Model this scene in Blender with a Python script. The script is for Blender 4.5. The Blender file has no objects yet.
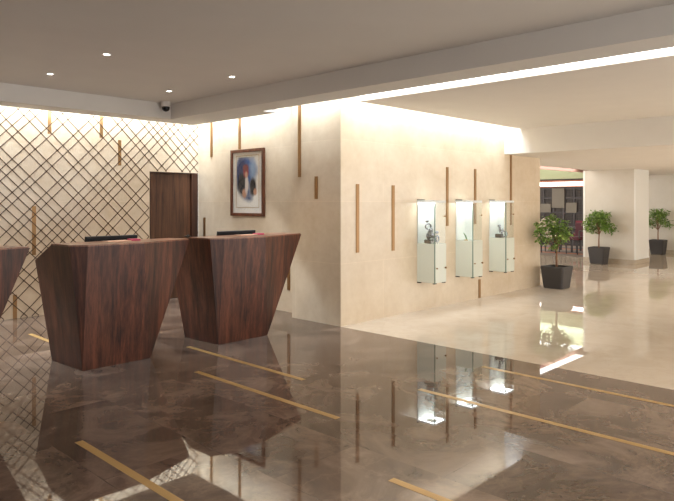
import bpy, bmesh, math, random
from mathutils import Vector, Matrix
R = math.radians
scene = bpy.context.scene
COL = scene.collection

# ------------------------------------------------------------------ helpers
def lin(r, g, b):
    f = lambda c: (c/255/12.92) if c/255 <= .04045 else ((c/255+.055)/1.055)**2.4
    return (f(r), f(g), f(b), 1)

class NT:
    def __init__(s, name):
        s.m = bpy.data.materials.new(name); s.m.use_nodes = True
        s.t = s.m.node_tree; s.b = s.t.nodes['Principled BSDF']
    def n(s, typ, **kw):
        nd = s.t.nodes.new(typ)
        for k, v in kw.items():
            if k.startswith('i_'):
                key = k[2:]
                nd.inputs[int(key) if key.isdigit() else key.replace('_', ' ')].default_value = v
            else: setattr(nd, k, v)
        return nd
    def l(s, a, b): s.t.links.new(a, b)
    def setb(s, **kw):
        for k, v in kw.items(): s.b.inputs[k.replace('_', ' ')].default_value = v
    def mix(s, fac, a, b, blend='MIX'):
        nd = s.n('ShaderNodeMix', data_type='RGBA', blend_type=blend)
        for sock, v in ((nd.inputs[0], fac), (nd.inputs[6], a), (nd.inputs[7], b)):
            if hasattr(v, 'links') or isinstance(v, bpy.types.NodeSocket): s.l(v, sock)
            else: sock.default_value = v
        return nd.outputs[2]
    def ramp(s, fac, stops):
        nd = s.n('ShaderNodeValToRGB'); cr = nd.color_ramp
        while len(cr.elements) < len(stops): cr.elements.new(.5)
        for e, (p, c) in zip(cr.elements, stops): e.position = p; e.color = c
        s.l(fac, nd.inputs[0]); return nd.outputs[0]
    def math(s, op, a, b=0.0, clamp=False):
        nd = s.n('ShaderNodeMath', operation=op, use_clamp=clamp)
        for sock, v in ((nd.inputs[0], a), (nd.inputs[1], b)):
            if isinstance(v, bpy.types.NodeSocket): s.l(v, sock)
            else: sock.default_value = v
        return nd.outputs[0]

def simple(name, col, rough=.5, metal=0, spec=.5, bump=0, bscale=60):
    k = NT(name)
    k.setb(Base_Color=col, Roughness=rough, Metallic=metal)
    k.b.inputs['Specular IOR Level'].default_value = spec
    tc = k.n('ShaderNodeTexCoord')
    nz = k.n('ShaderNodeTexNoise', i_Scale=bscale, i_Detail=4.0); k.l(tc.outputs['Object'], nz.inputs['Vector'])
    d = tuple(c*.93 for c in col[:3]) + (1,)
    k.l(k.mix(nz.outputs[0], d, col), k.b.inputs['Base Color'])
    if bump:
        bp = k.n('ShaderNodeBump', i_Strength=bump, i_Distance=.01); k.l(nz.outputs[0], bp.inputs['Height'])
        k.l(bp.outputs[0], k.b.inputs['Normal'])
    return k.m

def emit(name, col, strength):
    k = NT(name)
    k.setb(Base_Color=(.8, .8, .8, 1), Emission_Color=col, Emission_Strength=strength)
    return k.m

def cream_marble(name, c1, c2, rough=.2, tint=.05, joint=True, bw=1.6, bh=.75):
    k = NT(name)
    ge = k.n('ShaderNodeNewGeometry'); sp = k.n('ShaderNodeSeparateXYZ'); k.l(ge.outputs['Position'], sp.inputs[0])
    u = k.math('ADD', sp.outputs[0], sp.outputs[1])
    cb = k.n('ShaderNodeCombineXYZ'); k.l(u, cb.inputs[0]); k.l(sp.outputs[2], cb.inputs[1])
    n1 = k.n('ShaderNodeTexNoise', i_Scale=1.3, i_Detail=9.0, i_Roughness=.62, i_Distortion=.6); k.l(ge.outputs['Position'], n1.inputs['Vector'])
    n2 = k.n('ShaderNodeTexNoise', i_Scale=9.0, i_Detail=8.0, i_Roughness=.7); k.l(ge.outputs['Position'], n2.inputs['Vector'])
    f = k.math('ADD', k.math('MULTIPLY', n1.outputs[0], .65), k.math('MULTIPLY', n2.outputs[0], .35))
    base = k.ramp(f, [(.32, c2), (.66, c1)])
    br = k.n('ShaderNodeTexBrick', offset=.5, i_Scale=1.0)
    br.inputs['Mortar Size'].default_value = .003
    br.inputs['Brick Width'].default_value = bw; br.inputs['Row Height'].default_value = bh
    br.inputs['Color1'].default_value = (1-tint, 1-tint*1.15, 1-tint*1.3, 1); br.inputs['Color2'].default_value = (1, 1, 1, 1)
    br.inputs['Mortar'].default_value = (1.06, 1.06, 1.06, 1) if joint else (1, 1, 1, 1)
    k.l(cb.outputs[0], br.inputs['Vector'])
    k.l(k.mix(1.0, base, br.outputs[0], 'MULTIPLY'), k.b.inputs['Base Color'])
    k.setb(Roughness=rough)
    return k.m

def floor_marble(name, stops, vein, rough, bw, bh, t1, t2, vein_amt=.5, joint=(.6, .6, .6, 1), spec=.5):
    k = NT(name)
    ge = k.n('ShaderNodeNewGeometry')
    br = k.n('ShaderNodeTexBrick', offset=.5, i_Scale=1.0)
    br.inputs['Mortar Size'].default_value = .002
    br.inputs['Brick Width'].default_value = bw; br.inputs['Row Height'].default_value = bh
    br.inputs['Color1'].default_value = t1; br.inputs['Color2'].default_value = t2; br.inputs['Mortar'].default_value = joint
    sp = k.n('ShaderNodeSeparateXYZ'); k.l(ge.outputs['Position'], sp.inputs[0])
    cb = k.n('ShaderNodeCombineXYZ'); k.l(sp.outputs[1], cb.inputs[0]); k.l(sp.outputs[0], cb.inputs[1])
    k.l(cb.outputs[0], br.inputs['Vector'])
    # each slab shifts the vein field
    sh = k.n('ShaderNodeVectorMath', operation='MULTIPLY_ADD'); k.l(br.outputs[0], sh.inputs[0])
    sh.inputs[1].default_value = (7, 5, 9); k.l(ge.outputs['Position'], sh.inputs[2])
    n1 = k.n('ShaderNodeTexNoise', i_Scale=1.6, i_Detail=10.0, i_Roughness=.65, i_Distortion=1.2); k.l(sh.outputs[0], n1.inputs['Vector'])
    base = k.ramp(n1.outputs[0], stops)
    n2 = k.n('ShaderNodeTexNoise', i_Scale=2.2, i_Detail=9.0, i_Roughness=.62, i_Distortion=.35); k.l(sh.outputs[0], n2.inputs['Vector'])
    v = k.math('ABSOLUTE', k.math('SUBTRACT', n2.outputs[0], .5))
    vf = k.math('MULTIPLY', k.math('SUBTRACT', 1.0, k.math('MULTIPLY', v, 45.0), True), vein_amt)
    c = k.mix(vf, base, vein)
    k.l(k.mix(1.0, c, br.outputs[0], 'MULTIPLY'), k.b.inputs['Base Color'])
    k.setb(Roughness=rough); k.b.inputs['Specular IOR Level'].default_value = spec
    return k.m

def wood(name, dark, mid, light, rough=.35, scale=1.0):
    k = NT(name)
    tc = k.n('ShaderNodeTexCoord'); mp = k.n('ShaderNodeMapping'); k.l(tc.outputs['Object'], mp.inputs['Vector'])
    mp.inputs['Scale'].default_value = (15*scale, 15*scale, .8*scale)
    n1 = k.n('ShaderNodeTexNoise', i_Scale=1.0, i_Detail=6.0, i_Roughness=.6, i_Distortion=.3); k.l(mp.outputs[0], n1.inputs['Vector'])
    mp2 = k.n('ShaderNodeMapping'); k.l(tc.outputs['Object'], mp2.inputs['Vector']); mp2.inputs['Scale'].default_value = (70*scale, 70*scale, 3*scale)
    n2 = k.n('ShaderNodeTexNoise', i_Scale=1.0, i_Detail=5.0, i_Roughness=.7); k.l(mp2.outputs[0], n2.inputs['Vector'])
    f = k.math('ADD', k.math('MULTIPLY', n1.outputs[0], .62), k.math('MULTIPLY', n2.outputs[0], .38))
    c = k.ramp(f, [(.38, dark), (.5, mid), (.62, light)])
    # veneer leaves: bands along local x
    sp = k.n('ShaderNodeSeparateXYZ'); k.l(tc.outputs['Object'], sp.inputs[0])
    fl = k.math('FLOOR', k.math('MULTIPLY', sp.outputs[0], 7.0))
    wn = k.n('ShaderNodeTexWhiteNoise', noise_dimensions='1D'); k.l(fl, wn.inputs['W'])
    t = k.ramp(wn.outputs[0], [(0, (.78, .78, .78, 1)), (1, (1.15, 1.12, 1.1, 1))])
    k.l(k.mix(1.0, c, t, 'MULTIPLY'), k.b.inputs['Base Color'])
    k.setb(Roughness=rough)
    bp = k.n('ShaderNodeBump', i_Strength=.05, i_Distance=.005); k.l(n2.outputs[0], bp.inputs['Height']); k.l(bp.outputs[0], k.b.inputs['Normal'])
    return k.m

# ------------------------------------------------------------------ materials
M = {}
M['wall'] = cream_marble('cream_marble', lin(228, 211, 186), lin(209, 187, 157), .22)
M['wall_plain'] = cream_marble('beige_cladding', lin(212, 204, 190), lin(204, 194, 177), .3, .015, False, 2.4, 3)
M['floor_dark'] = floor_marble('brown_marble', [(.3, lin(68, 55, 47)), (.5, lin(102, 84, 72)), (.72, lin(142, 121, 105))], lin(140, 118, 100), .02, 1.3, .65,
                               (.62, .6, .58, 1), (1.0, 1.0, 1.0, 1), .35, (.7, .7, .7, 1), .65)
M['floor_light'] = floor_marble('beige_marble', [(.3, lin(194, 177, 156)), (.7, lin(208, 193, 173))], lin(176, 157, 136), .012, 1.2, 1.2,
                                (.97, .97, .97, 1), (1, 1, 1, 1), .2, (.95, .95, .95, 1), .7)
M['ceil'] = simple('ceiling_paint', lin(218, 214, 208), .85, bscale=3)
M['ceil_warm'] = simple('ceiling_paint_warm', lin(232, 226, 217), .85, bscale=3)
M['walnut'] = wood('walnut_veneer', lin(40, 19, 11), lin(80, 43, 29), lin(112, 66, 46), .34)
M['walnut_top_lit'] = wood('walnut_counter_lit', lin(104, 66, 48), lin(136, 92, 68), lin(160, 112, 86), .3)  # lighter than the body: downlight on the ledge put into the colour
M['door'] = wood('door_veneer', lin(62, 38, 24), lin(88, 56, 36), lin(106, 70, 46), .4, 1.4)
M['jamb'] = wood('door_jamb_veneer', lin(48, 26, 16), lin(68, 38, 24), lin(82, 48, 30), .4, 1.4)
M['brass'] = simple('brushed_brass', lin(154, 118, 78), .35, .75, bscale=200)
M['floor_brass'] = simple('floor_brass', lin(186, 150, 92), .3, .3, bscale=200)
M['lattice'] = simple('bronze_lattice', lin(78, 56, 40), .6, .1, bscale=100)
M['black'] = simple('black_plastic', lin(26, 27, 30), .45)
M['screen'] = simple('screen_glass', lin(10, 11, 14), .12)
M['paper'] = simple('leaflet_paper', lin(226, 190, 165), .6)
M['pink'] = simple('pink_leaflet', lin(206, 70, 110), .5)
M['chrome'] = simple('chrome', lin(205, 205, 208), .12, 1)
M['steel'] = simple('satin_steel', lin(170, 165, 158), .3, 1)
M['white'] = simple('white_lacquer', lin(235, 236, 232), .4)
M['greenwhite'] = simple('pale_green_glass_lacquer', lin(216, 219, 204), .1)
M['dark_metal'] = simple('dark_bronze', lin(60, 52, 42), .4, .6)
M['frame'] = wood('frame_wood', lin(70, 36, 22), lin(104, 58, 36), lin(134, 80, 52), .3, 3)
M['mat'] = simple('mat_board', lin(252, 249, 240), .8)
M['gold'] = simple('gilt_fillet', lin(196, 160, 88), .4, .5)
M['pot'] = simple('charcoal_planter', lin(62, 58, 56), .55, bump=.15, bscale=120)
M['soil'] = simple('planting_soil', lin(92, 70, 52), .95, bump=.6, bscale=60)
M['bark'] = simple('tree_bark', lin(140, 100, 72), .8, bump=.5, bscale=40)
M['base'] = cream_marble('baseboard_marble', lin(196, 182, 160), lin(160, 142, 118), .2, .03, False)
M['bead'] = simple('corner_bead', lin(238, 236, 228), .3)
M['copper'] = simple('copper_trim', lin(190, 120, 92), .4, .4)
M['pink_paint'] = simple('rose_trim', lin(182, 140, 128), .7)
M['olive'] = simple('olive_paint', lin(180, 184, 146), .8)
M['dark_wood'] = simple('ebony_wood', lin(44, 32, 28), .4)
M['grey_panel'] = simple('grey_fabric_panel', lin(116, 108, 96), .8)
M['maroon'] = simple('maroon_upholstery', lin(84, 30, 40), .7)
M['red'] = simple('red_upholstery', lin(112, 34, 48), .7)
M['ivory'] = simple('ivory_upholstery', lin(205, 192, 172), .6)
M['terracotta'] = simple('terracotta_paint', lin(176, 112, 84), .7)
M['led'] = emit('white_light', (.92, .97, 1.0, 1), 14)
M['trough'] = emit('light_trough_diffuser', (1.0, .975, .94, 1), 3.4)
M['cove'] = emit('lounge_cove_light', (1.0, .97, .92, 1), 3)
M['lamp'] = emit('downlight_lens', (1.0, .95, .86, 1), 14)
def leaf_mat():
    k = NT('green_leaves'); ge = k.n('ShaderNodeNewGeometry')
    nz = k.n('ShaderNodeTexNoise', i_Scale=14.0, i_Detail=3.0); k.l(ge.outputs['Position'], nz.inputs['Vector'])
    c = k.ramp(nz.outputs[0], [(.3, lin(64, 96, 36)), (.5, lin(106, 140, 56)), (.7, lin(172, 192, 104))])  # palest green paints in highlights and light passing through the leaves
    k.l(c, k.b.inputs['Base Color']); k.setb(Roughness=.38); return k.m
M['leaf'] = leaf_mat()
def glass_mat(name, col, gl=.07, rough=.0):
    # thin architectural glass: transparent with a Fresnel-like mirror layer
    k = NT(name); k.t.nodes.remove(k.b)
    out = [n for n in k.t.nodes if n.type == 'OUTPUT_MATERIAL'][0]
    tr = k.n('ShaderNodeBsdfTransparent'); tr.inputs[0].default_value = col
    g = k.n('ShaderNodeBsdfGlossy'); g.inputs['Roughness'].default_value = rough
    lw = k.n('ShaderNodeLayerWeight', i_Blend=.5)
    fr = k.math('ADD', k.math('MULTIPLY', k.math('POWER', lw.outputs['Facing'], 5.0), .8), .035)
    mx = k.n('ShaderNodeMixShader'); k.l(fr, mx.inputs[0]); k.l(tr.outputs[0], mx.inputs[1]); k.l(g.outputs[0], mx.inputs[2])
    k.l(mx.outputs[0], out.inputs[0]); return k.m
M['glass'] = glass_mat('clear_glass', (.97, .985, .98, 1))
M['glass_clear'] = glass_mat('picture_glass', (.99, .99, .99, 1))
M['edge'] = simple('green_glass_edge', lin(120, 138, 124), .2)
def carpet():
    k = NT('lounge_carpet'); ge = k.n('ShaderNodeNewGeometry'); sp = k.n('ShaderNodeSeparateXYZ'); k.l(ge.outputs['Position'], sp.inputs[0])
    w = k.math('FRACT', k.math('MULTIPLY', sp.outputs[0], .62))
    c = k.ramp(w, [(0, lin(120, 108, 98)), (.48, lin(120, 108, 98)), (.5, lin(160, 96, 66)), (.68, lin(160, 96, 66)), (.7, lin(96, 86, 80)), (1, lin(96, 86, 80))])
    k.l(c, k.b.inputs['Base Color']); k.setb(Roughness=.9); return k.m
M['carpet'] = carpet()

# ------------------------------------------------------------------ mesh building
def bm_box(bm, x0, x1, y0, y1, z0, z1, mat=None):
    vs = [bm.verts.new(p) for p in ((x0,y0,z0),(x1,y0,z0),(x1,y1,z0),(x0,y1,z0),(x0,y0,z1),(x1,y0,z1),(x1,y1,z1),(x0,y1,z1))]
    if mat is not None:
        for v in vs: v.co = mat @ v.co
    for f in ((3,2,1,0),(4,5,6,7),(0,1,5,4),(1,2,6,5),(2,3,7,6),(3,0,4,7)): bm.faces.new([vs[i] for i in f])

def bm_lathe(bm, prof, cx=0, cy=0, n=24, axis='Z'):
    rings = []
    for r, z in prof:
        ring = []
        for i in range(n):
            a = 2*math.pi*i/n
            p = (cx+r*math.cos(a), cy+r*math.sin(a), z)
            ring.append(bm.verts.new(p))
        rings.append(ring)
    for a, b in zip(rings, rings[1:]):
        for i in range(n): bm.faces.new((a[i], a[(i+1)%n], b[(i+1)%n], b[i]))
    bm.faces.new(rings[0][::-1]); bm.faces.new(rings[-1])

def bm_tube(bm, pts, rad, n=8):
    pts = [Vector(p) for p in pts]; rings = []
    rs = rad if isinstance(rad, (list, tuple)) else [rad]*len(pts)
    for i, p in enumerate(pts):
        d = (pts[min(i+1, len(pts)-1)] - pts[max(i-1, 0)]).normalized()
        u = d.orthogonal().normalized() if i == 0 else (u - d*u.dot(d)).normalized()
        w = d.cross(u)
        rings.append([bm.verts.new(p + (u*math.cos(2*math.pi*j/n) + w*math.sin(2*math.pi*j/n))*rs[i]) for j in range(n)])
    for a, b in zip(rings, rings[1:]):
        for j in range(n): bm.faces.new((a[j], a[(j+1)%n], b[(j+1)%n], b[j]))
    bm.faces.new(rings[0][::-1]); bm.faces.new(rings[-1])

def obj(name, bm, mat, parent=None, bevel=0, smooth=False):
    me = bpy.data.meshes.new(name)
    bmesh.ops.recalc_face_normals(bm, faces=bm.faces)
    bm.to_mesh(me); bm.free()
    o = bpy.data.objects.new(name, me); COL.objects.link(o)
    me.materials.append(mat)
    if parent: o.parent = parent
    if bevel:
        b = o.modifiers.new('bevel', 'BEVEL'); b.width = bevel; b.segments = 2; b.limit_method = 'ANGLE'; b.angle_limit = R(40)
    if smooth:
        for p in me.polygons: p.use_smooth = True
    return o

def box(name, x0, x1, y0, y1, z0, z1, mat, parent=None, bevel=0):
    bm = bmesh.new(); bm_box(bm, x0, x1, y0, y1, z0, z1); return obj(name, bm, mat, parent, bevel)

def struct(o): o['kind'] = 'structure'; return o
def thing(name, label, cat, loc=(0,0,0), rz=0, group=None):
    o = bpy.data.objects.new(name, None); COL.objects.link(o); o.empty_display_size = .1
    o.location = loc; o.rotation_euler = (0, 0, rz); tag(o, label, cat, group); return o
def tag(o, label, cat, group=None):
    o['label'] = label; o['category'] = cat; o['kind'] = 'thing'
    if group: o['group'] = group
    return o
def dup(root, loc, label, rz=None):
    r = root.copy(); COL.objects.link(r); r.location = loc; r['label'] = label
    if rz is not None: r.rotation_euler = (0, 0, rz)
    for ch in list(root.children):
        c = ch.copy(); COL.objects.link(c); c.parent = r
        for g in list(ch.children):
            d = g.copy(); COL.objects.link(d); d.parent = c
    return r

# ------------------------------------------------------------------ room shell
# axes: X runs along the display wall, Y along the picture wall, origin at their outer corner
LY = 3.37       # lattice wall
PX = .24        # picture wall set-back
ZS = 2.67       # soffit
ZR = 2.885      # recessed ceiling
ZT = 2.95       # top of the cove slots
ZL = 2.276      # low ceiling
XB = 3.9        # bulkhead
YN = -8.2       # near end
XW = -8.0

bm = bmesh.new(); bm_box(bm, XW, 0, YN, LY+.24, -.1, 0); bm_box(bm, 0, .44, .1, LY+.24, -.1, 0)
struct(obj('floor', bm, M['floor_dark']))
bm = bmesh.new(); bm_box(bm, 0, 16.5, YN, .1, -.1, 0); bm_box(bm, .44, 16.5, .1, 8.0, -.1, 0)
struct(obj('floor.001', bm, M['floor_light']))
struct(box('floor.002', 11.25, 15.39, 1.7, 8.0, 0.0, .006, M['carpet']))

struct(box('wall_left_blocker', XW-.2, XW, YN, LY+.2, 0, ZT, M['door']))  # unseen wall added to block light from the left, dark to cut bounce
# wall with door opening (door 1)
DX0, DX1, DZ = -.612, .238, 1.95
bm = bmesh.new()
bm_box(bm, XW, DX0, LY, LY+.2, 0, ZT); bm_box(bm, DX0, PX+.2, LY, LY+.2, DZ, ZT)
struct(obj('wall_back', bm, M['wall']))
bm = bmesh.new()
bm_box(bm, PX, PX+.2, .2, LY, 0, ZT); bm_box(bm, 0, PX, .2, .87, 0, ZT)
struct(obj('wall_center', bm, M['wall']))
bm = bmesh.new()
bm_box(bm, 0, XB, 0, .2, 0, ZT); bm_box(bm, XB, 5.168, 0, .2, 0, ZL)
struct(obj('wall_right', bm, M['wall']))
d = struct(box('door_1', DX0+.012, .116, LY+.03, LY+.075, 0.004, DZ-.012, M['door'], bevel=.002))
bm = bmesh.new()
bm_box(bm, .118, DX1-.002, LY-.004, LY+.2, 0, DZ-.012); bm_box(bm, DX0, DX1-.002, LY-.004, LY+.2, DZ-.011, DZ); bm_box(bm, DX0, DX0+.011, LY-.004, LY+.2, 0, DZ-.011)
obj('door_frame', bm, M['jamb'], d)
box('door_backing', DX0, DX1, LY+.2, LY+.24, 0, DZ, M['jamb'], d)
h = bmesh.new()
bm_lathe(h, [(.026, 0), (.026, .008)], n=20)
for v in h.verts: v.co = Vector((v.co.x+.075, LY+.03-v.co.z, v.co.y+.955))
bm_tube(h, [(.075, LY+.025, .955), (.075, LY-.03, .955), (.06, LY-.04, .955), (-.035, LY-.04, .955)], .009)
ho = obj('door_handle', h, M['dark_metal'], d, smooth=True); ho['label'] = 'dark lever handle'

# ceilings
struct(box('ceiling', XW, -.26, YN, 3.1, ZR, ZT, M['ceil']))                       # recessed tray
bm = bmesh.new()
bm_box(bm, -.66, -.26, YN, 2.7, ZS, ZR); bm_box(bm, XW, -.26, 2.7, 3.1, ZS, ZR); bm_box(bm, -.26, -.03, 1.15, 3.1, ZS, ZR)
struct(obj('ceiling.001', bm, M['ceil']))                                           # dropped beam
struct(box('ceiling.002', XW, XB, YN, LY+.2, ZT, ZT+.06, M['ceil']))                # top of the slots
struct(box('ceiling.003', .03, XB, YN, -.28, ZS, ZT, M['ceil_warm']))
bm = bmesh.new(); bm_box(bm, XB, 16.5, YN, 1.15, ZL, ZT+.06); bm_box(bm, XB, 16.5, 1.15, 1.5, ZL+.07, 3.4)
struct(obj('ceiling.004', bm, M['ceil_warm']))
struct(box('ceiling.005', 4.0, 16.5, 1.5, 8.0, 3.34, 3.4, M['ceil_warm']))
struct(box('trim_1', 5.2, 14.3, 1.45, 1.5, ZL-.032, ZL+.07, M['pink_paint']))

# pillar, far wall, lounge
PX0, PX1, PY0, PY1 = 10.27, 11.2, .09, 1.345
struct(box('wall_pillar', PX0, PX1, PY0, PY1, 0, ZL, M['wall_plain']))
bm = bmesh.new()
bm_box(bm, PX0-.014, PX0, PY0, PY1, 0, .105); bm_box(bm, PX0-.014, PX1, PY0-.014, PY0, 0, .105)
struct(obj('baseboard_pillar', bm, M['base']))
bm = bmesh.new()
bm_box(bm, PX0-.006, PX0+.03, PY0-.006, PY0, .105, ZL); bm_box(bm, PX0-.006, PX0, PY0, PY0+.03, .105, ZL)
bm_box(bm, PX0-.006, PX0, PY1-.05, PY1, .105, ZL); bm_box(bm, PX0, PX1, PY0-.003, PY0, .105, ZL)
struct(obj('trim_2', bm, M['bead']))
struct(box('wall_far', 14.3, 14.5, YN, 1.5, 0, ZL, M['wall_plain']))
struct(box('baseboard_far', 14.286, 14.3, YN, 1.5, 0, .1, M['base']))
LX = 15.4
struct(box('wall_lounge', LX, LX+.2, 1.5, 8.0, 0, 3.34, M['dark_wood']))
struct(box('trim_3', LX-.06, LX, 1.5, 8.0, 2.27, 3.34, M['olive']))
struct(box('trim_4', LX-.12, LX, 1.5, 8.0, 2.165, 2.22, M['terracotta']))
struct(box('trim_5', LX-.1, LX, 1.5, 8.0, 1.995, 2.03, M['copper']))

# light trough in the ceiling and the lounge coves (real fittings)
t = thing('ceiling_light_trough', 'long glowing white light slot running across the ceiling beside the beam', 'light', (-.115, -4.24, ZS+.06))
box('diffuser', -.14, .14, -3.95, 3.95, 0, .01, M['trough'], t)
t = thing('lounge_light_strip', 'white glowing light strip above the dark lattice partition', 'light', (LX-.09, 4.7, 2.03))
box('diffuser', -.02, .02, -3.2, 3.2, 0, .13, M['cove'], t)
t = thing('lounge_cove_lamp', 'white light slot recessed along the edge of the low ceiling, mirrored in the beige floor', 'light', (9.6, 1.3, ZL+.05))
box('diffuser', -4.3, .45, -.14, .14, 0, .018, M['cove'], t)

# ------------------------------------------------------------------ brass strips
def wall_strip(x0, x1, y0, y1, z0, z1, label):
    o = bpy.data.objects.new('tmp', None)
    bpy.data.objects.remove(o)
    cx, cy = (x0+x1)/2, (y0+y1)/2
    b = bmesh.new(); bm_box(b, x0-cx, x1-cx, y0-cy, y1-cy, 0, z1-z0)
    o = obj('brass_wall_strip', b, M['brass']); o.location = (cx, cy, z0)
    return tag(o, label, 'wall strip', 'brass strips on the marble walls')
T = .01
for x, z0, z1, lb in (
    (-2.08, 2.40, 2.86, 'left-hand one of the two short brass strips hanging from the cove behind the lattice'),
    (-1.365, 2.40, 2.86, 'right-hand one of the two short brass strips hanging from the cove behind the lattice'),
    (-1.09, 2.02, 2.386, 'short brass strip behind the lattice, below the cove and left of the door'),
    (-2.28, .80, 1.44, 'brass strip behind the lattice above the gap between the two left desks'),
    (-2.515, .0, .304, 'low brass strip behind the lattice rising from the floor between the left desks')):
    wall_strip(x-.025, x+.025, LY-.002, LY, z0, z1, lb)
for y, x, z0, z1, lb in (
    (3.0, PX, 2.19, 2.86, 'brass strip hanging from the cove beside the lattice corner'),
    (2.285, PX, 2.27, 2.86, 'brass strip coming down from the cove onto the top of the framed picture'),
    (.722, 0, 1.812, 2.86, 'long brass strip hanging from the cove right of the framed picture'),
    (.416, 0, 1.53, 1.812, 'short brass strip near the wall corner, below the long hanging one'),
    (3.19, PX, .6, 1.247, 'brass strip beside the wooden door, just above the desk top'),
    (1.2, PX, .30, 1.05, 'brass strip low on the marble wall behind the tip of the nearer right desk')):
    wall_strip(x-T, x, y-.025, y+.025, z0, z1, lb)
for x, z0, z1, lb in (
    (.297, .87, 1.715, 'brass strip on the display wall nearest the corner edge'),
    (.994, .856, 1.712, 'brass strip on the display wall left of the first glass display case'),
    (2.243, 1.145, 2.0, 'brass strip on the display wall between the first and second display case'),
    (3.0, 1.152, 2.0, 'brass strip on the display wall above and between the second and third display case'),
    (4.112, 1.107, ZL, 'brass strip running down from the bulkhead right of the third display case'),
    (3.128, 0.0, .29, 'low brass strip rising from the floor below the second and third display case')):
    wall_strip(x-.027, x+.027, -T, 0, z0, z1, lb)
def floor_strip(x, y0, y1, label):
    b = bmesh.new(); bm_box(b, -.025, .025, -(y1-y0)/2, (y1-y0)/2, 0, .0015)
    o = obj('brass_floor_strip', b, M['floor_brass']); o.location = (x, (y0+y1)/2, 0)
    tag(o, label, 'floor strip', 'brass strips inlaid in the brown floor')
for x, y0, y1, lb in (
    (-2.328, -2.19, -.456, 'brass floor strip in the middle of the brown floor, ending below the corner edge'),
    (-1.848, -1.33, .416, 'brass floor strip starting at the foot of the right-hand desk'),
    (-3.755, -3.6, -1.315, 'wide-looking brass floor strip in the left foreground'),
    (-.43, -6.0, -2.19, 'brass floor strip closest to the beige marble floor'),
    (-1.39, -6.0, -2.19, 'long brass floor strip on the right, second in from the beige marble'),
    (-2.82, -5.0, -3.06, 'brass floor strip cut by the bottom edge right of the middle'),
    (-2.74, 1.35, 2.25, 'faint brass floor strip behind the desks near the lattice wall')):
    floor_strip(x, y0, y1, lb)

# ------------------------------------------------------------------ lattice screen
bm = bmesh.new()
W2 = .0056
def seg(p, q, y):
    p, q = Vector((p[0], p[1])), Vector((q[0], q[1]))
    if (q-p).length < .01: return
    d = (q-p).normalized(); nrm = Vector((-d.y, d.x))*W2
    vs = []
    for yy in (y, y+.0022):
        for c in (p-nrm, q-nrm, q+nrm, p+nrm): vs.append(bm.verts.new((c.x, yy, c.y)))
    for f in ((0,1,2,3),(7,6,5,4),(0,4,5,1),(1,5,6,2),(2,6,7,3),(3,7,4,0)): bm.faces.new([vs[i] for i in f])
def lattice_line(c, s, y):
    # z = c + s*x clipped to the wall and to the outside of the door
    xa, xb = -4.6, PX-.005
    za, zb = .004, 2.84
    lo, hi = (za-c)/s, (zb-c)/s
    if lo > hi: lo, hi = hi, lo
    lo, hi = max(lo, xa), min(hi, xb)
    if hi-lo < .02: return
    # the part over the door
    ins = []
    dlo, dhi = (-1-c)/s, (DZ+.01-c)/s
    if dlo > dhi: dlo, dhi = dhi, dlo
    dlo, dhi = max(dlo, DX0-.01), min(dhi, PX+.1)
    parts = [(lo, hi)] if dlo >= dhi else [(lo, min(hi, dlo)), (max(lo, dhi), hi)]
    for a, b in parts:
        if b-a > .015: seg((a, c+s*a), (b, c+s*b), y)
BK = [-33,-32,-31,-29,-28,-26,-25,-23,-22,-20,-19,-18,-16,-15,-13,-12,-10,-9,-8,-7,-6,-5,-4,-3,-1,0,2,3,5,6,8,9,11,12,14,15,16,17,18,19,20,21]
FK = [22,20,19,17,16,14,13,12,10,9,7,6,5,3,2,1,0,-2,-3,-5,-6,-8,-9,-11,-12,-13,-14,-15,-17,-18,-20,-21,-23,-24,-26,-27,-29,-30,-31,-33]
for k in BK: lattice_line(-.0765+.1425*k, -1, LY-.0028)
for k in FK: lattice_line(4.877+.1425*k, 1, LY-.0028)
o = obj('lattice_screen', bm, M['lattice'])
tag(o, 'dark bronze criss-cross lattice fixed over the cream marble wall behind the desks', 'lattice')

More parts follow.
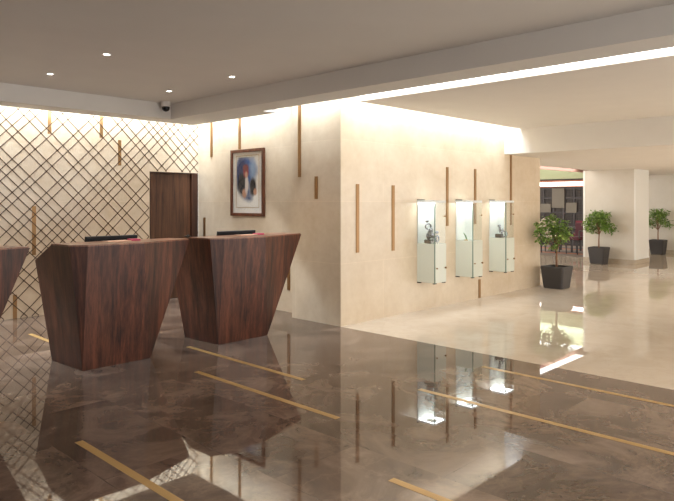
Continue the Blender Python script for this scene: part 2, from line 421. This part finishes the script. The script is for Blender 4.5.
# ------------------------------------------------------------------ reception desks
def make_desk(label, tip=1.15):
    t = thing('reception_desk', label, 'desk', group='walnut reception desks')
    Z = 1.108
    P = dict(B=(0,0,0), C=(.663,0,0), E=(.69,.59,0), A=(-.03,.59,0),
             F1=(-.13,-.04,Z), F2=(0,-.11,Z), Rr=(.53,-.125,Z), T=(tip,.08,Z), LB=(-.145,.32,Z), RB=(tip-.07,.34,Z),
             LL=(-.134,.72,.945), RL=(.86,.72,.945),
             lb=(-.1,.34,Z), rb=(.91,.34,Z), lB=(-.1,.34,.78), rB=(.91,.34,.78),
             ll=(-.094,.72,.945), rl=(.82,.72,.945), lL=(-.094,.72,.78), rL=(.82,.72,.78))
    b = bmesh.new(); V = {k: b.verts.new(v) for k, v in P.items()}
    for f in ('B F2 F1', 'B C Rr F2', 'C T Rr', 'B F1 LB', 'B LB LL A', 'C E RL', 'C RL RB T',
              'F1 F2 Rr T RB rb lb LB', 'LB lb ll LL', 'RB RL rl rb', 'lb rb rB lB', 'lb lB lL ll', 'rb rl rL rB', 'lB rB rL lL',
              'A LL ll lL rL rl RL E', 'B A E C'):
        b.faces.new([V[i] for i in f.split()])
    obj('body', b, M['walnut'], t)
    b = bmesh.new()
    pts = [(-.125,-.037),(.002,-.106),(.528,-.121),(tip-.01,.083),(tip-.077,.335),(-.14,.335)]
    lo = [b.verts.new((x, y, Z)) for x, y in pts]; hi = [b.verts.new((x, y, 1.12)) for x, y in pts]
    b.faces.new(lo[::-1]); b.faces.new(hi)
    for i in range(6): b.faces.new((lo[i], lo[(i+1)%6], hi[(i+1)%6], hi[i]))
    obj('countertop', b, M['walnut_top_lit'], t)
    b = bmesh.new()
    lo = [b.verts.new((x, y, .78)) for x, y in ((-.097,.343),(.905,.343),(.817,.716),(-.091,.716))]; hi = [b.verts.new(v.co+Vector((0,0,.02))) for v in lo]
    b.faces.new(lo[::-1]); b.faces.new(hi)
    for i in range(4): b.faces.new((lo[i], lo[(i+1)%4], hi[(i+1)%4], hi[i]))
    obj('worktop', b, M['dark_wood'], t)
    return t
DESK = [(-3.02, .275), (-1.582, .26), (-4.58, .285)]
d0 = make_desk('walnut reception desk standing between the other two desks, its tip overlapping the right one')
d0.location = (*DESK[0], 0)
d1 = make_desk('walnut reception desk nearest the framed picture and the marble corner', 1.255); d1.location = (*DESK[1], 0)
dup(d0, (*DESK[2], 0), 'walnut reception desk cut off by the left edge, only its tip showing')

def make_monitor(label):
    t = thing('monitor', label, 'monitor', group='monitors on the desks')
    b = bmesh.new(); bm_box(b, -.12, .12, -.08, .08, 0, .012); obj('base', b, M['black'], t, .004)
    b = bmesh.new(); bm_tube(b, [(0, -.01, .01), (0, -.015, .2)], .018); obj('neck', b, M['black'], t, smooth=True)
    m = Matrix.Translation((0, 0, .06)) @ Matrix.Rotation(R(8), 4, 'X')
    b = bmesh.new(); bm_box(b, -.27, .27, -.02, .012, 0, .305, m); obj('housing', b, M['black'], t, .006)
    b = bmesh.new(); bm_box(b, -.258, .258, .0125, .0135, .012, .293, m); obj('screen', b, M['screen'], t)
    return t
m0 = make_monitor('black monitor peeking over the top of the middle reception desk')
m0.location = (DESK[0][0]+.50, DESK[0][1]+.5, .8)
dup(m0, (DESK[1][0]+.58, DESK[1][1]+.5, .8), 'black monitor peeking over the top of the desk near the framed picture')

def make_leaflets(label):
    t = thing('leaflet_stack', label, 'leaflets', group='leaflets on the desk counters')
    b = bmesh.new(); bm_box(b, -.2, .05, -.06, .06, 0, .006, Matrix.Rotation(R(6), 4, 'Z')); obj('paper_sheet', b, M['paper'], t)
    b = bmesh.new(); bm_box(b, .06, .15, -.05, .05, 0, .016, Matrix.Rotation(R(-5), 4, 'Z')); obj('booklet', b, M['pink'], t)['label'] = 'pink booklet'
    return t
l0 = make_leaflets('pale papers with a pink booklet on the counter of the middle desk')
l0.location = (DESK[0][0]+.5, DESK[0][1]+.22, 1.12)
dup(l0, (DESK[1][0]+.6, DESK[1][1]+.22, 1.12), 'pale papers with a pink booklet on the counter of the desk near the picture')

# ------------------------------------------------------------------ framed picture
def art_mat():
    k = NT('watercolour_print'); tc = k.n('ShaderNodeTexCoord')
    nz = k.n('ShaderNodeTexNoise', i_Scale=9.0, i_Detail=5.0); k.l(tc.outputs['Object'], nz.inputs['Vector'])
    sp = k.n('ShaderNodeSeparateXYZ'); k.l(tc.outputs['Object'], sp.inputs[0])
    # picture coordinates: s to the right (0..1), t up (0..1); the print is .5 wide, .72 high about its own origin
    s_ = k.math('ADD', k.math('DIVIDE', k.math('MULTIPLY', sp.outputs[1], -1.0), .50), .5)
    t_ = k.math('ADD', k.math('DIVIDE', sp.outputs[2], .72), .5)
    w = k.math('MULTIPLY', k.math('SUBTRACT', nz.outputs[0], .5), .55)
    col = lin(250, 246, 236)
    for cx, cy, rx, ry, c, soft in ((.45,.72,.52,.36,lin(46,94,165),.5), (.24,.66,.34,.40,lin(16,44,100),.5), (.76,.74,.2,.26,lin(150,178,212),.8),
            (.5,.30,.34,.2,lin(80,100,140),.9), (.58,.17,.22,.1,lin(60,86,130),1.0),
            (.27,.44,.25,.26,lin(16,16,30),.4), (.76,.40,.17,.2,lin(22,18,28),.4), (.36,.27,.12,.1,lin(200,150,120),.5), (.86,.30,.08,.08,lin(206,150,116),.5),
            (.47,.46,.09,.22,lin(232,222,212),.45), (.44,.70,.15,.12,lin(170,64,64),.5), (.42,.78,.15,.09,lin(128,50,52),.5), (.45,.65,.07,.07,lin(216,166,142),.5)):
        a = k.math('DIVIDE', k.math('SUBTRACT', s_, cx), rx); b = k.math('DIVIDE', k.math('SUBTRACT', t_, cy), ry)
        dd = k.math('SQRT', k.math('ADD', k.math('MULTIPLY', a, a), k.math('MULTIPLY', b, b)))
        f = k.math('DIVIDE', k.math('SUBTRACT', k.math('ADD', 1.1, w), dd), soft, True)
        col = k.mix(f, col, c)
    k.l(col, k.b.inputs['Base Color']); k.setb(Roughness=.7); return k.m
y0, y1, z0, z1 = 1.70, 2.475, 1.288, 2.262
t = thing('framed_picture', 'tall framed watercolour picture hanging on the cream marble wall', 'picture', (PX, (y0+y1)/2, (z0+z1)/2))
hw, hh, fw_ = (y1-y0)/2, (z1-z0)/2, .045
b = bmesh.new()
bm_box(b, -.035, 0, -hw, -hw+fw_, -hh, hh); bm_box(b, -.035, 0, hw-fw_, hw, -hh, hh)
bm_box(b, -.035, 0, -hw+fw_, hw-fw_, -hh, -hh+fw_); bm_box(b, -.035, 0, -hw+fw_, hw-fw_, hh-fw_, hh)
obj('frame', b, M['frame'], t, .004)
box('mat_board', -.014, -.004, -hw+fw_, hw-fw_, -hh+fw_, hh-fw_, M['mat'], t)
b = bmesh.new(); gy, gz0, gz1 = .262, -.36, .39
for a in ((-gy-.006, -gy, gz0, gz1), (gy, gy+.006, gz0, gz1), (-gy, gy, gz0-.006, gz0), (-gy, gy, gz1, gz1+.006)): bm_box(b, -.016, -.014, *a)
obj('fillet', b, M['gold'], t)
pr = box('print', -.0155, -.0142, -.25, .25, -.36, .36, art_mat(), t); pr.location = (0, .0, .01)
box('glass_pane', -.024, -.022, -hw+fw_, hw-fw_, -hh+fw_, hh-fw_, M['glass_clear'], t)

# ------------------------------------------------------------------ display cases (local: x along wall, -y outwards)
CW, CD, CZ0, CZM, CZ1 = .26, .29, .40, .93, 1.515
def make_case(label):
    t = thing('display_case', label, 'display case', group='wall-mounted display cases')
    h = CW/2
    box('cabinet', -h, h, -CD, 0, CZ0, CZM, M['greenwhite'], t, .003)
    cb = box('cabinet_door', -h+.002, h-.002, -CD-.012, -CD, CZ0+.004, CZM-.004, M['greenwhite'], t, .002)
    b = bmesh.new()
    for zz in (CZ0+.2,):
        for xx in (h-.03,):
            v0 = len(b.verts); bm_lathe(b, [(.009, 0), (.014, .012), (.012, .024)], n=12)
            b.verts.ensure_lookup_table()
            for v in b.verts[v0:]: v.co = Vector((v.co.x+xx, -CD-.012-v.co.z, v.co.y+zz))
    obj('knob', b, M['brass'], cb, smooth=True)
    b = bmesh.new(); bm_lathe(b, [(.008, 0), (.011, .01), (.009, .018)], n=12)
    for v in b.verts: v.co = Vector((v.co.x-h+.03, -CD-.012-v.co.z, v.co.y+CZ0+.2))
    obj('hinge', b, M['brass'], cb, smooth=True)
    b = bmesh.new()
    bm_box(b, -h, -h+.05, -CD, -CD+.03, CZ0-.012, CZ0); obj('bracket', b, M['dark_metal'], t)
    b = bmesh.new(); bm_box(b, h-.05, h, -CD, -CD+.03, CZ0-.012, CZ0); obj('bracket', b, M['dark_metal'], t)
    b = bmesh.new(); bm_box(b, -h, -h+.02, -.06, 0, CZ0-.014, CZ0); obj('bracket', b, M['dark_metal'], t)
    box('back_panel', -h+.006, h-.006, -.012, -.002, CZM, CZ1-.02, M['white'], t)
    g = .006
    box('glass_pane', -h, -h+g, -CD, -.002, CZM, CZ1-.012, M['glass'], t)
    box('glass_pane', h-g, h, -CD, -.002, CZM, CZ1-.012, M['glass'], t)
    box('glass_door', -h+g, h-g, -CD, -CD+g, CZM+.002, CZ1-.012, M['glass'], t)
    b = bmesh.new(); v0 = 0
    bm_lathe(b, [(.008, 0), (.011, .01), (.009, .02)], n=12)
    for v in b.verts: v.co = Vector((v.co.x+h-.03, -CD-v.co.z, v.co.y+1.30))
    obj('glass_knob', b, M['brass'], t, smooth=True)
    box('top_cap', -h, h, -CD, 0, CZ1-.012, CZ1, M['greenwhite'], t)
    b = bmesh.new()
    for a in ((-h, h, -CD-.003, -CD+.004), (-h-.003, -h+.004, -CD, 0), (h-.004, h+.003, -CD, 0)): bm_box(b, *a, CZ1-.032, CZ1-.001)
    obj('cap_rim', b, M['white'], t)
    box('side_panel', h-g-.006, h-g-.001, -.13, -.013, CZM, CZ1-.03, M['white'], t)
    b = bmesh.new(); bm_box(b, -h-.002, -h+.003, -CD-.0125, -CD+.004, CZ0, CZ1-.033); obj('glass_edge', b, M['edge'], t)
    # square LED ring lamp under the cap
    b = bmesh.new(); w = .016; i0 = h-.02
    bm_box(b, -i0, i0, -CD+.02, -CD+.02+w, CZ1-.03, CZ1-.014); bm_box(b, -i0, i0, -.03-w, -.03, CZ1-.03, CZ1-.014)
    bm_box(b, -i0, -i0+w, -CD+.02+w, -.03-w, CZ1-.03, CZ1-.014); bm_box(b, i0-w, i0, -CD+.02+w, -.03-w, CZ1-.03, CZ1-.014)
    obj('light_ring', b, M['led'], t)['label'] = 'glowing white square light'
    box('wall_bracket', -h, -h+.15, -.02, 0, CZ1, CZ1+.014, M['dark_metal'], t)
    return t
CX = [1.518+CW/2, 2.463+CW/2, 3.416+CW/2]
c0 = make_case('glass display case on the marble wall nearest the corner, with a large silver ornament'); c0.location = (CX[0], 0, 0)
dup(c0, (CX[1], 0, 0), 'glass display case on the marble wall between two others, holding one small ornament')
dup(c0, (CX[2], 0, 0), 'glass display case on the marble wall farthest from the corner, beside the planted tree')

def ornament(label, loc, big):
    t = thing('silver_ornament', label, 'ornament', loc); t.scale = (1.25, 1.5, 1.22) if big else (1.12, 1.45, 1.25)
    b = bmesh.new()
    if big: bm_box(b, -.085, -.015, -.04, .04, 0, .045)
    else: bm_box(b, -.10, -.03, -.04, .04, 0, .05)
    obj('pedestal', b, simple('pewter', lin(120, 118, 116), .25, .9), t, .01)
    b = bmesh.new()
    def ring(c, r, rad, tilt):
        pts = []
        for i in range(17):
            a = 2*math.pi*i/16
            v = Vector((r*math.cos(a), 0, r*math.sin(a))); v.rotate(Matrix.Rotation(tilt, 3, 'Z'))
            pts.append(Vector(c)+v)
        bm_tube(b, pts, rad, 6)
    if big:
        ring((-.01, 0, .125), .045, .008, .4); ring((-.085, -.01, .19), .03, .007, -.5); ring((.05, -.03, .05), .036, .008, .9); ring((.085, .02, .04), .03, .007, 0); ring((-.045, .01, .085), .035, .008, .1); ring((.03, .02, .085), .026, .006, -.9)
        bm_tube(b, [(-.05, 0, .06), (-.055, 0, .12), (-.03, 0, .19)], [.02, .014, .006])
        for c, r in (((-.09, 0, .25), .016), ((.06, -.02, .12), .018), ((.02, .01, .085), .022)):
            bmesh.ops.create_icosphere(b, subdivisions=2, radius=r, matrix=Matrix.Translation(c))
    else:
        ring((-.05, 0, .115), .045, .009, .5); ring((.03, -.01, .045), .036, .009, -.3); ring((.075, -.02, .04), .03, .008, .8)
        bm_tube(b, [(.005, 0, 0), (.01, 0, .06), (.02, 0, .12)], [.016, .01, .005])
        for c, r in (((-.08, 0, .15), .014), ((.06, .02, .09), .015)):
            bmesh.ops.create_icosphere(b, subdivisions=2, radius=r, matrix=Matrix.Translation(c))
    obj('figure', b, simple('aged_silver', lin(150, 150, 154), .22, .95), t, smooth=True)
ornament('tall silver ornament of curling rings inside the display case nearest the corner', (CX[0]-.02, -.17, CZM), True)
ornament('low silver ornament on a dark base inside the display case farthest from the corner', (CX[2]-.02, -.16, CZM), False)
t = thing('small_ornament', 'slender green and gold ornament inside the middle display case', 'ornament', (CX[1]-.05, -.13, CZM))
b = bmesh.new(); bm_lathe(b, [(.03, 0), (.03, .006), (.012, .012)], n=16); obj('pedestal', b, M['gold'], t)
b = bmesh.new(); bm_tube(b, [(.02, 0, .01), (-.01, 0, .06), (-.05, .01, .11)], [.008, .011, .004]); obj('figure', b, simple('green_enamel', lin(120, 150, 110), .2), t, smooth=True)

# ------------------------------------------------------------------ potted trees
rnd = random.Random(4)
def make_tree(label, loc, topw, both, hgt, trunk_top, crown, dense, lean=0, lim=lambda p: True):
    t = thing('potted_tree', label, 'potted plant', loc, group='potted trees in charcoal planters')
    b = bmesh.new()
    def ringsq(w, z, rr=.035, n=5):
        vs = []
        for cx, cy, a0 in ((1,1,0),(-1,1,90),(-1,-1,180),(1,-1,270)):
            for i in range(n):
                a = R(a0+90*i/(n-1)); vs.append(b.verts.new((cx*(w/2-rr)+rr*math.cos(a), cy*(w/2-rr)+rr*math.sin(a), z)))
        return vs
    rings = [ringsq(both-.02, 0), ringsq(both, .012), ringsq(topw*.98, hgt-.06), ringsq(topw, hgt-.055), ringsq(topw, hgt-.006), ringsq(topw-.012, hgt), ringsq(topw-.05, hgt), ringsq(topw-.06, hgt-.05)]
    for r0, r1 in zip(rings, rings[1:]):
        for i in range(len(r0)): b.faces.new((r0[i], r0[(i+1)%len(r0)], r1[(i+1)%len(r0)], r1[i]))
    b.faces.new(rings[0][::-1]); b.faces.new(rings[-1])
    obj('planter', b, M['pot'], t)
    b = bmesh.new(); sv = ringsq(topw-.064, hgt-.045); c = b.verts.new((0, 0, hgt-.02))
    for i in range(len(sv)): b.faces.new((sv[i], sv[(i+1)%len(sv)], c))
    obj('soil', b, M['soil'], t)
    b = bmesh.new()
    cz = sum(c[2] for c in crown)/len(crown)
    bm_tube(b, [(0, 0, hgt-.03), (.012+lean*.3, .008, (hgt+trunk_top)/2), (lean, 0, trunk_top), (lean, 0, cz)], [.02, .016, .013, .006])
    for cx, cy, z, r in crown[:7]:
        bm_tube(b, [(lean, 0, trunk_top-.02), (cx*.55+lean*.5, cy*.55, (z+trunk_top)/2), (cx, cy, z)], [.008, .006, .003], 6)
    obj('trunk', b, M['bark'], t, smooth=True)
    b = bmesh.new()
    for cx, cy, z, r in crown:
        for _ in range(int(dense*(r/.15)**2)):
            v = Vector((rnd.gauss(0,1), rnd.gauss(0,1), rnd.gauss(0,1))).normalized()*r*(rnd.random()**.45)
            p = Vector((cx, cy, z))+v
            if not lim(p): continue
            L = rnd.uniform(.05, .078); wd = L*.40
            m = Matrix.Translation(p) @ Matrix.Rotation(rnd.uniform(0, 6.28), 4, 'Z') @ Matrix.Rotation(rnd.uniform(-.9, .5), 4, 'X') @ Matrix.Rotation(rnd.uniform(-.6, .6), 4, 'Y')
            pts = [(0,0,0), (wd*.8,L*.35,.004), (wd*.7,L*.65,.003), (0,L,-.008), (-wd*.7,L*.65,.003), (-wd*.8,L*.35,.004), (0,L*.5,-.004)]
            vs = [b.verts.new(m @ Vector(q)) for q in pts]
            for f in ((0,1,6),(1,2,6),(2,3,6),(3,4,6),(4,5,6),(5,0,6)): b.faces.new([vs[i] for i in f])
    obj('foliage', b, M['leaf'], t)
crownA = [(-.22,.10,1.06,.15),(-.04,.02,1.14,.16),(.13,-.08,1.07,.15),(.03,-.14,.92,.15),(-.17,.10,.85,.13),(.12,.0,.86,.14),(-.04,.02,.99,.16),(-.30,.12,.96,.11),(-.02,-.03,.74,.1),(.20,-.12,.93,.12),(-.10,.06,1.22,.08)]
make_tree('leafy tree in a charcoal planter standing at the end of the display wall', (5.08, -.35, 0), .42, .345, .38, .66, [(x-.03, y+.03, z, r) for x, y, z, r in crownA], 92, 0, lambda p: p.y < .33)
def round_crown(cz, rr, zr):
    out = []
    for i in range(13):
        a = i*2.4; k = math.sqrt((i+.5)/13)
        out.append((rr*k*math.cos(a), rr*k*math.sin(a), cz+zr*math.sin(i*1.7), .14))
    return out
make_tree('round-headed tree in a charcoal planter against the cream pillar', (9.90, .81, 0), .40, .33, .40, .72, round_crown(1.0, .31, .17), 125, .02, lambda p: p.x < .30)
make_tree('potted tree half hidden behind the cream pillar by the far wall', (13.85, .68, 0), .40, .33, .41, .70, round_crown(1.02, .30, .17), 85)

# ------------------------------------------------------------------ ceiling fittings
def downlight(label, x, y, z=ZR):
    t = thing('downlight', label, 'ceiling light', (x, y, z), group='recessed ceiling downlights')
    b = bmesh.new(); n = 24
    prof = [(.030, 0), (.030, -.006), (.042, -.005), (.044, 0)]
    rings = [[b.verts.new((r*math.cos(2*math.pi*i/n), r*math.sin(2*math.pi*i/n), zz)) for i in range(n)] for r, zz in prof]
    for a, c in zip(rings, rings[1:]):
        for i in range(n): b.faces.new((a[i], a[(i+1)%n], c[(i+1)%n], c[i]))
    obj('trim_ring', b, M['white'], t, smooth=True)
    b = bmesh.new(); bm_lathe(b, [(.029, -.003), (.029, -.001)], n=20); obj('lens', b, M['lamp'], t)
def spot(x, y, z, power, ang=100, blend=.6, col=(1, .92, .82), rad=.03):
    l = bpy.data.lights.new('spot', 'SPOT'); l.energy = power; l.spot_size = R(ang); l.spot_blend = blend; l.color = col; l.shadow_soft_size = rad
    o = bpy.data.objects.new('downlight_and_fill_beam', l); COL.objects.link(o); o.location = (x, y, z)
def strip(name, loc, sx, sy, power, col=(.80, .90, 1), rot=(0, 0, 0)):
    l = bpy.data.lights.new(name, 'AREA'); l.shape = 'RECTANGLE'; l.size = sx; l.size_y = sy; l.energy = power; l.color = col; l.spread = R(112)
    o = bpy.data.objects.new(name, l); COL.objects.link(o); o.location = loc; o.rotation_euler = rot
for x, y, lb in ((-2.706, 1.77, 'ceiling downlight at far left, just before the lattice wall fascia'),
                 (-2.706, .46, 'ceiling downlight left of centre and highest in the picture'),
                 (-1.245, 1.78, 'ceiling downlight directly above the black dome camera'),
                 (-1.245, .48, 'ceiling downlight right of the others, nearest the beam')):
    downlight(lb, x, y); spot(x, y, ZR-.02, 34)
t = thing('dome_camera', 'black dome security camera on the ceiling in the corner of the recess', 'camera', (-.80, 2.60, ZR)); t.scale = (1.12, 1.12, 1.12)
b = bmesh.new(); bm_lathe(b, [(.062, 0), (.062, -.045), (.05, -.06)], n=28); obj('housing', b, M['ceil'], t, smooth=False)
b = bmesh.new(); bm_lathe(b, [(.048, -.06)]+[(.048*math.cos(R(a)), -.075-.045*math.sin(R(a))) for a in (0, 20, 40, 60, 80)], n=28); obj('dome', b, M['screen'], t, smooth=True)

# ------------------------------------------------------------------ lounge beyond the opening
t = thing('lattice_partition', 'dark lattice partition with grey panels at the back of the lounge', 'partition', (LX, 4.3, 0))
b = bmesh.new(); dx = -.04
ys = [2.3-4.3, -.9, 0]
def pz(px_y): return px_y
# uprights and rails
for yy in [-1.6+.36*i for i in range(10)]: bm_box(b, -.05, 0, yy-.03, yy+.03, 0, 1.99)
for zz in (.05, .62, 1.12, 1.62, 1.94): bm_box(b, -.048, 0, -1.6, 1.64, zz-.025, zz+.025)
obj('frame', b, M['dark_wood'], t)
b = bmesh.new()
for i in range(60):
    yy = -1.58+i*.054; bm_box(b, -.03, -.02, yy-.008, yy+.008, .05, 1.94)
for i in range(34):
    zz = .08+i*.055; bm_box(b, -.02, -.01, -1.6, 1.64, zz-.008, zz+.008)
g = obj('fretwork', b, simple('fretwork_wood', lin(70, 60, 52), .5), t)
for y0_, y1_, a, c in ((.28, .66, 1.12, 1.42), (-.20, .24, 1.28, 1.95), (-.62, -.26, 1.12, 1.46)):
    box('panel', -.075, -.052, y0_, y1_, a, c, M['grey_panel'], t)
def make_chair(label, loc, rz, mat, oval=False):
    t = thing('lounge_chair', label, 'chair', loc, rz, group='lounge chairs')
    for sx in (-1, 1):
        for sy in (-1, 1):
            b = bmesh.new(); bm_tube(b, [(sx*.20, sy*.20, 0), (sx*.22, sy*.21, .42)], [.016, .022]); obj('leg', b, M['dark_wood'], t)
    b = bmesh.new(); bm_box(b, -.26, .26, -.25, .25, .40, .50); obj('seat', b, mat, t, .03)
    b = bmesh.new()
    if oval:
        n = 24; fr = [b.verts.new((.25*math.cos(2*math.pi*i/n), .24, .78+.26*math.sin(2*math.pi*i/n))) for i in range(n)]
        bk = [b.verts.new(v.co+Vector((0, .06, 0))) for v in fr]
        b.faces.new(fr); b.faces.new(bk[::-1])
        for i in range(n): b.faces.new((fr[i], fr[(i+1)%n], bk[(i+1)%n], bk[i]))
    else: bm_box(b, -.27, .27, .2, .27, .48, .88)
    obj('backrest', b, mat, t, .02)
    if not oval:
        for sx in (-1, 1):
            b = bmesh.new(); bm_tube(b, [(sx*.26, -.2, .45), (sx*.27, -.2, .66), (sx*.27, .22, .68)], .02); obj('armrest', b, M['dark_wood'], t)
make_chair('maroon upholstered lounge chair beside the pillar edge', (12.25, 2.35, .006), R(-110), M['maroon'])
make_chair('ivory oval-backed lounge chair seen through the nearest tree', (12.2, 3.12, .006), R(100), M['ivory'], True)
make_chair('red lounge chair at the back against the dark partition', (14.2, 3.05, .006), R(-90), M['red'])
def make_table(label, loc):
    t = thing('lounge_table', label, 'table', loc)
    b = bmesh.new(); bm_box(b, -.35, .35, -.35, .35, .70, .735); obj('tabletop', b, M['dark_wood'], t, .005)
    for sx in (-1, 1):
        for sy in (-1, 1):
            b = bmesh.new(); bm_box(b, sx*.31-.025, sx*.31+.025, sy*.31-.025, sy*.31+.025, 0, .70); obj('leg', b, M['dark_wood'], t)
make_table('dark square lounge table behind the nearest tree', (13.0, 3.0, .006))

# ------------------------------------------------------------------ light
strip('cove_light_back', (-3.85, LY-.13, ZT-.01), 8.1, .22, 68)
strip('cove_light_floor', (-4.5, LY-.05, 2.85), 6.4, .02, 120, rot=(R(-50), 0, 0))
strip('cove_light_center', (PX-.13, 2.25, ZT-.01), .22, 2.1, 19)
strip('cove_light_corner', (-.13, .5, ZT-.01), .22, 1.1, 8)
strip('cove_light_right', (1.95, -.13, ZT-.01), 3.85, .22, 30)
for x in (5.2, 7.6, 10.0, 12.4):
    for y in (-2.6, -5.0): spot(x, y, ZL-.02, 60, 120, .7)
for y in (-3.0, -5.2): 
    for x in (-4.6, -2.7): spot(x, y-.4, ZR-.02, 30, 110, .6)  # fill spots added out of view, without fittings
for y in (3.2, 5.2): spot(13.6, y, 3.3, 50, 130, .7)  # spots added to brighten the lounge, without fittings
strip('lounge_uplight_fill', (LX-.2, 4.6, 2.62), .1, 5.5, 60, rot=(R(180), 0, 0))  # added uplight above the sight line, brightens the olive wall's floor reflection
w = bpy.data.worlds.new('World'); scene.world = w; w.use_nodes = True
w.node_tree.nodes['Background'].inputs[0].default_value = (1.0, .97, .93, 1)
w.node_tree.nodes['Background'].inputs[1].default_value = 2.0

# ------------------------------------------------------------------ camera
cam = bpy.data.cameras.new('camera'); co = bpy.data.objects.new('camera', cam); COL.objects.link(co)
cam.sensor_width = 36; cam.sensor_fit = 'HORIZONTAL'; cam.lens = 631/674*36
cam.shift_y = -(250.5-201.5)/674
co.location = (-5.475, -5.213, 1.5)
co.rotation_euler = (R(90), 0, R(43.93-90))
scene.camera = co
scene.cycles.use_denoising = True
scene.cycles.max_bounces = 8
scene.cycles.transparent_max_bounces = 12
scene.cycles.sample_clamp_indirect = 6
vs = scene.view_settings
vs.view_transform = 'Standard'; vs.look = 'None'; vs.gamma = 1; vs.exposure = 0.68; vs.use_curve_mapping = False
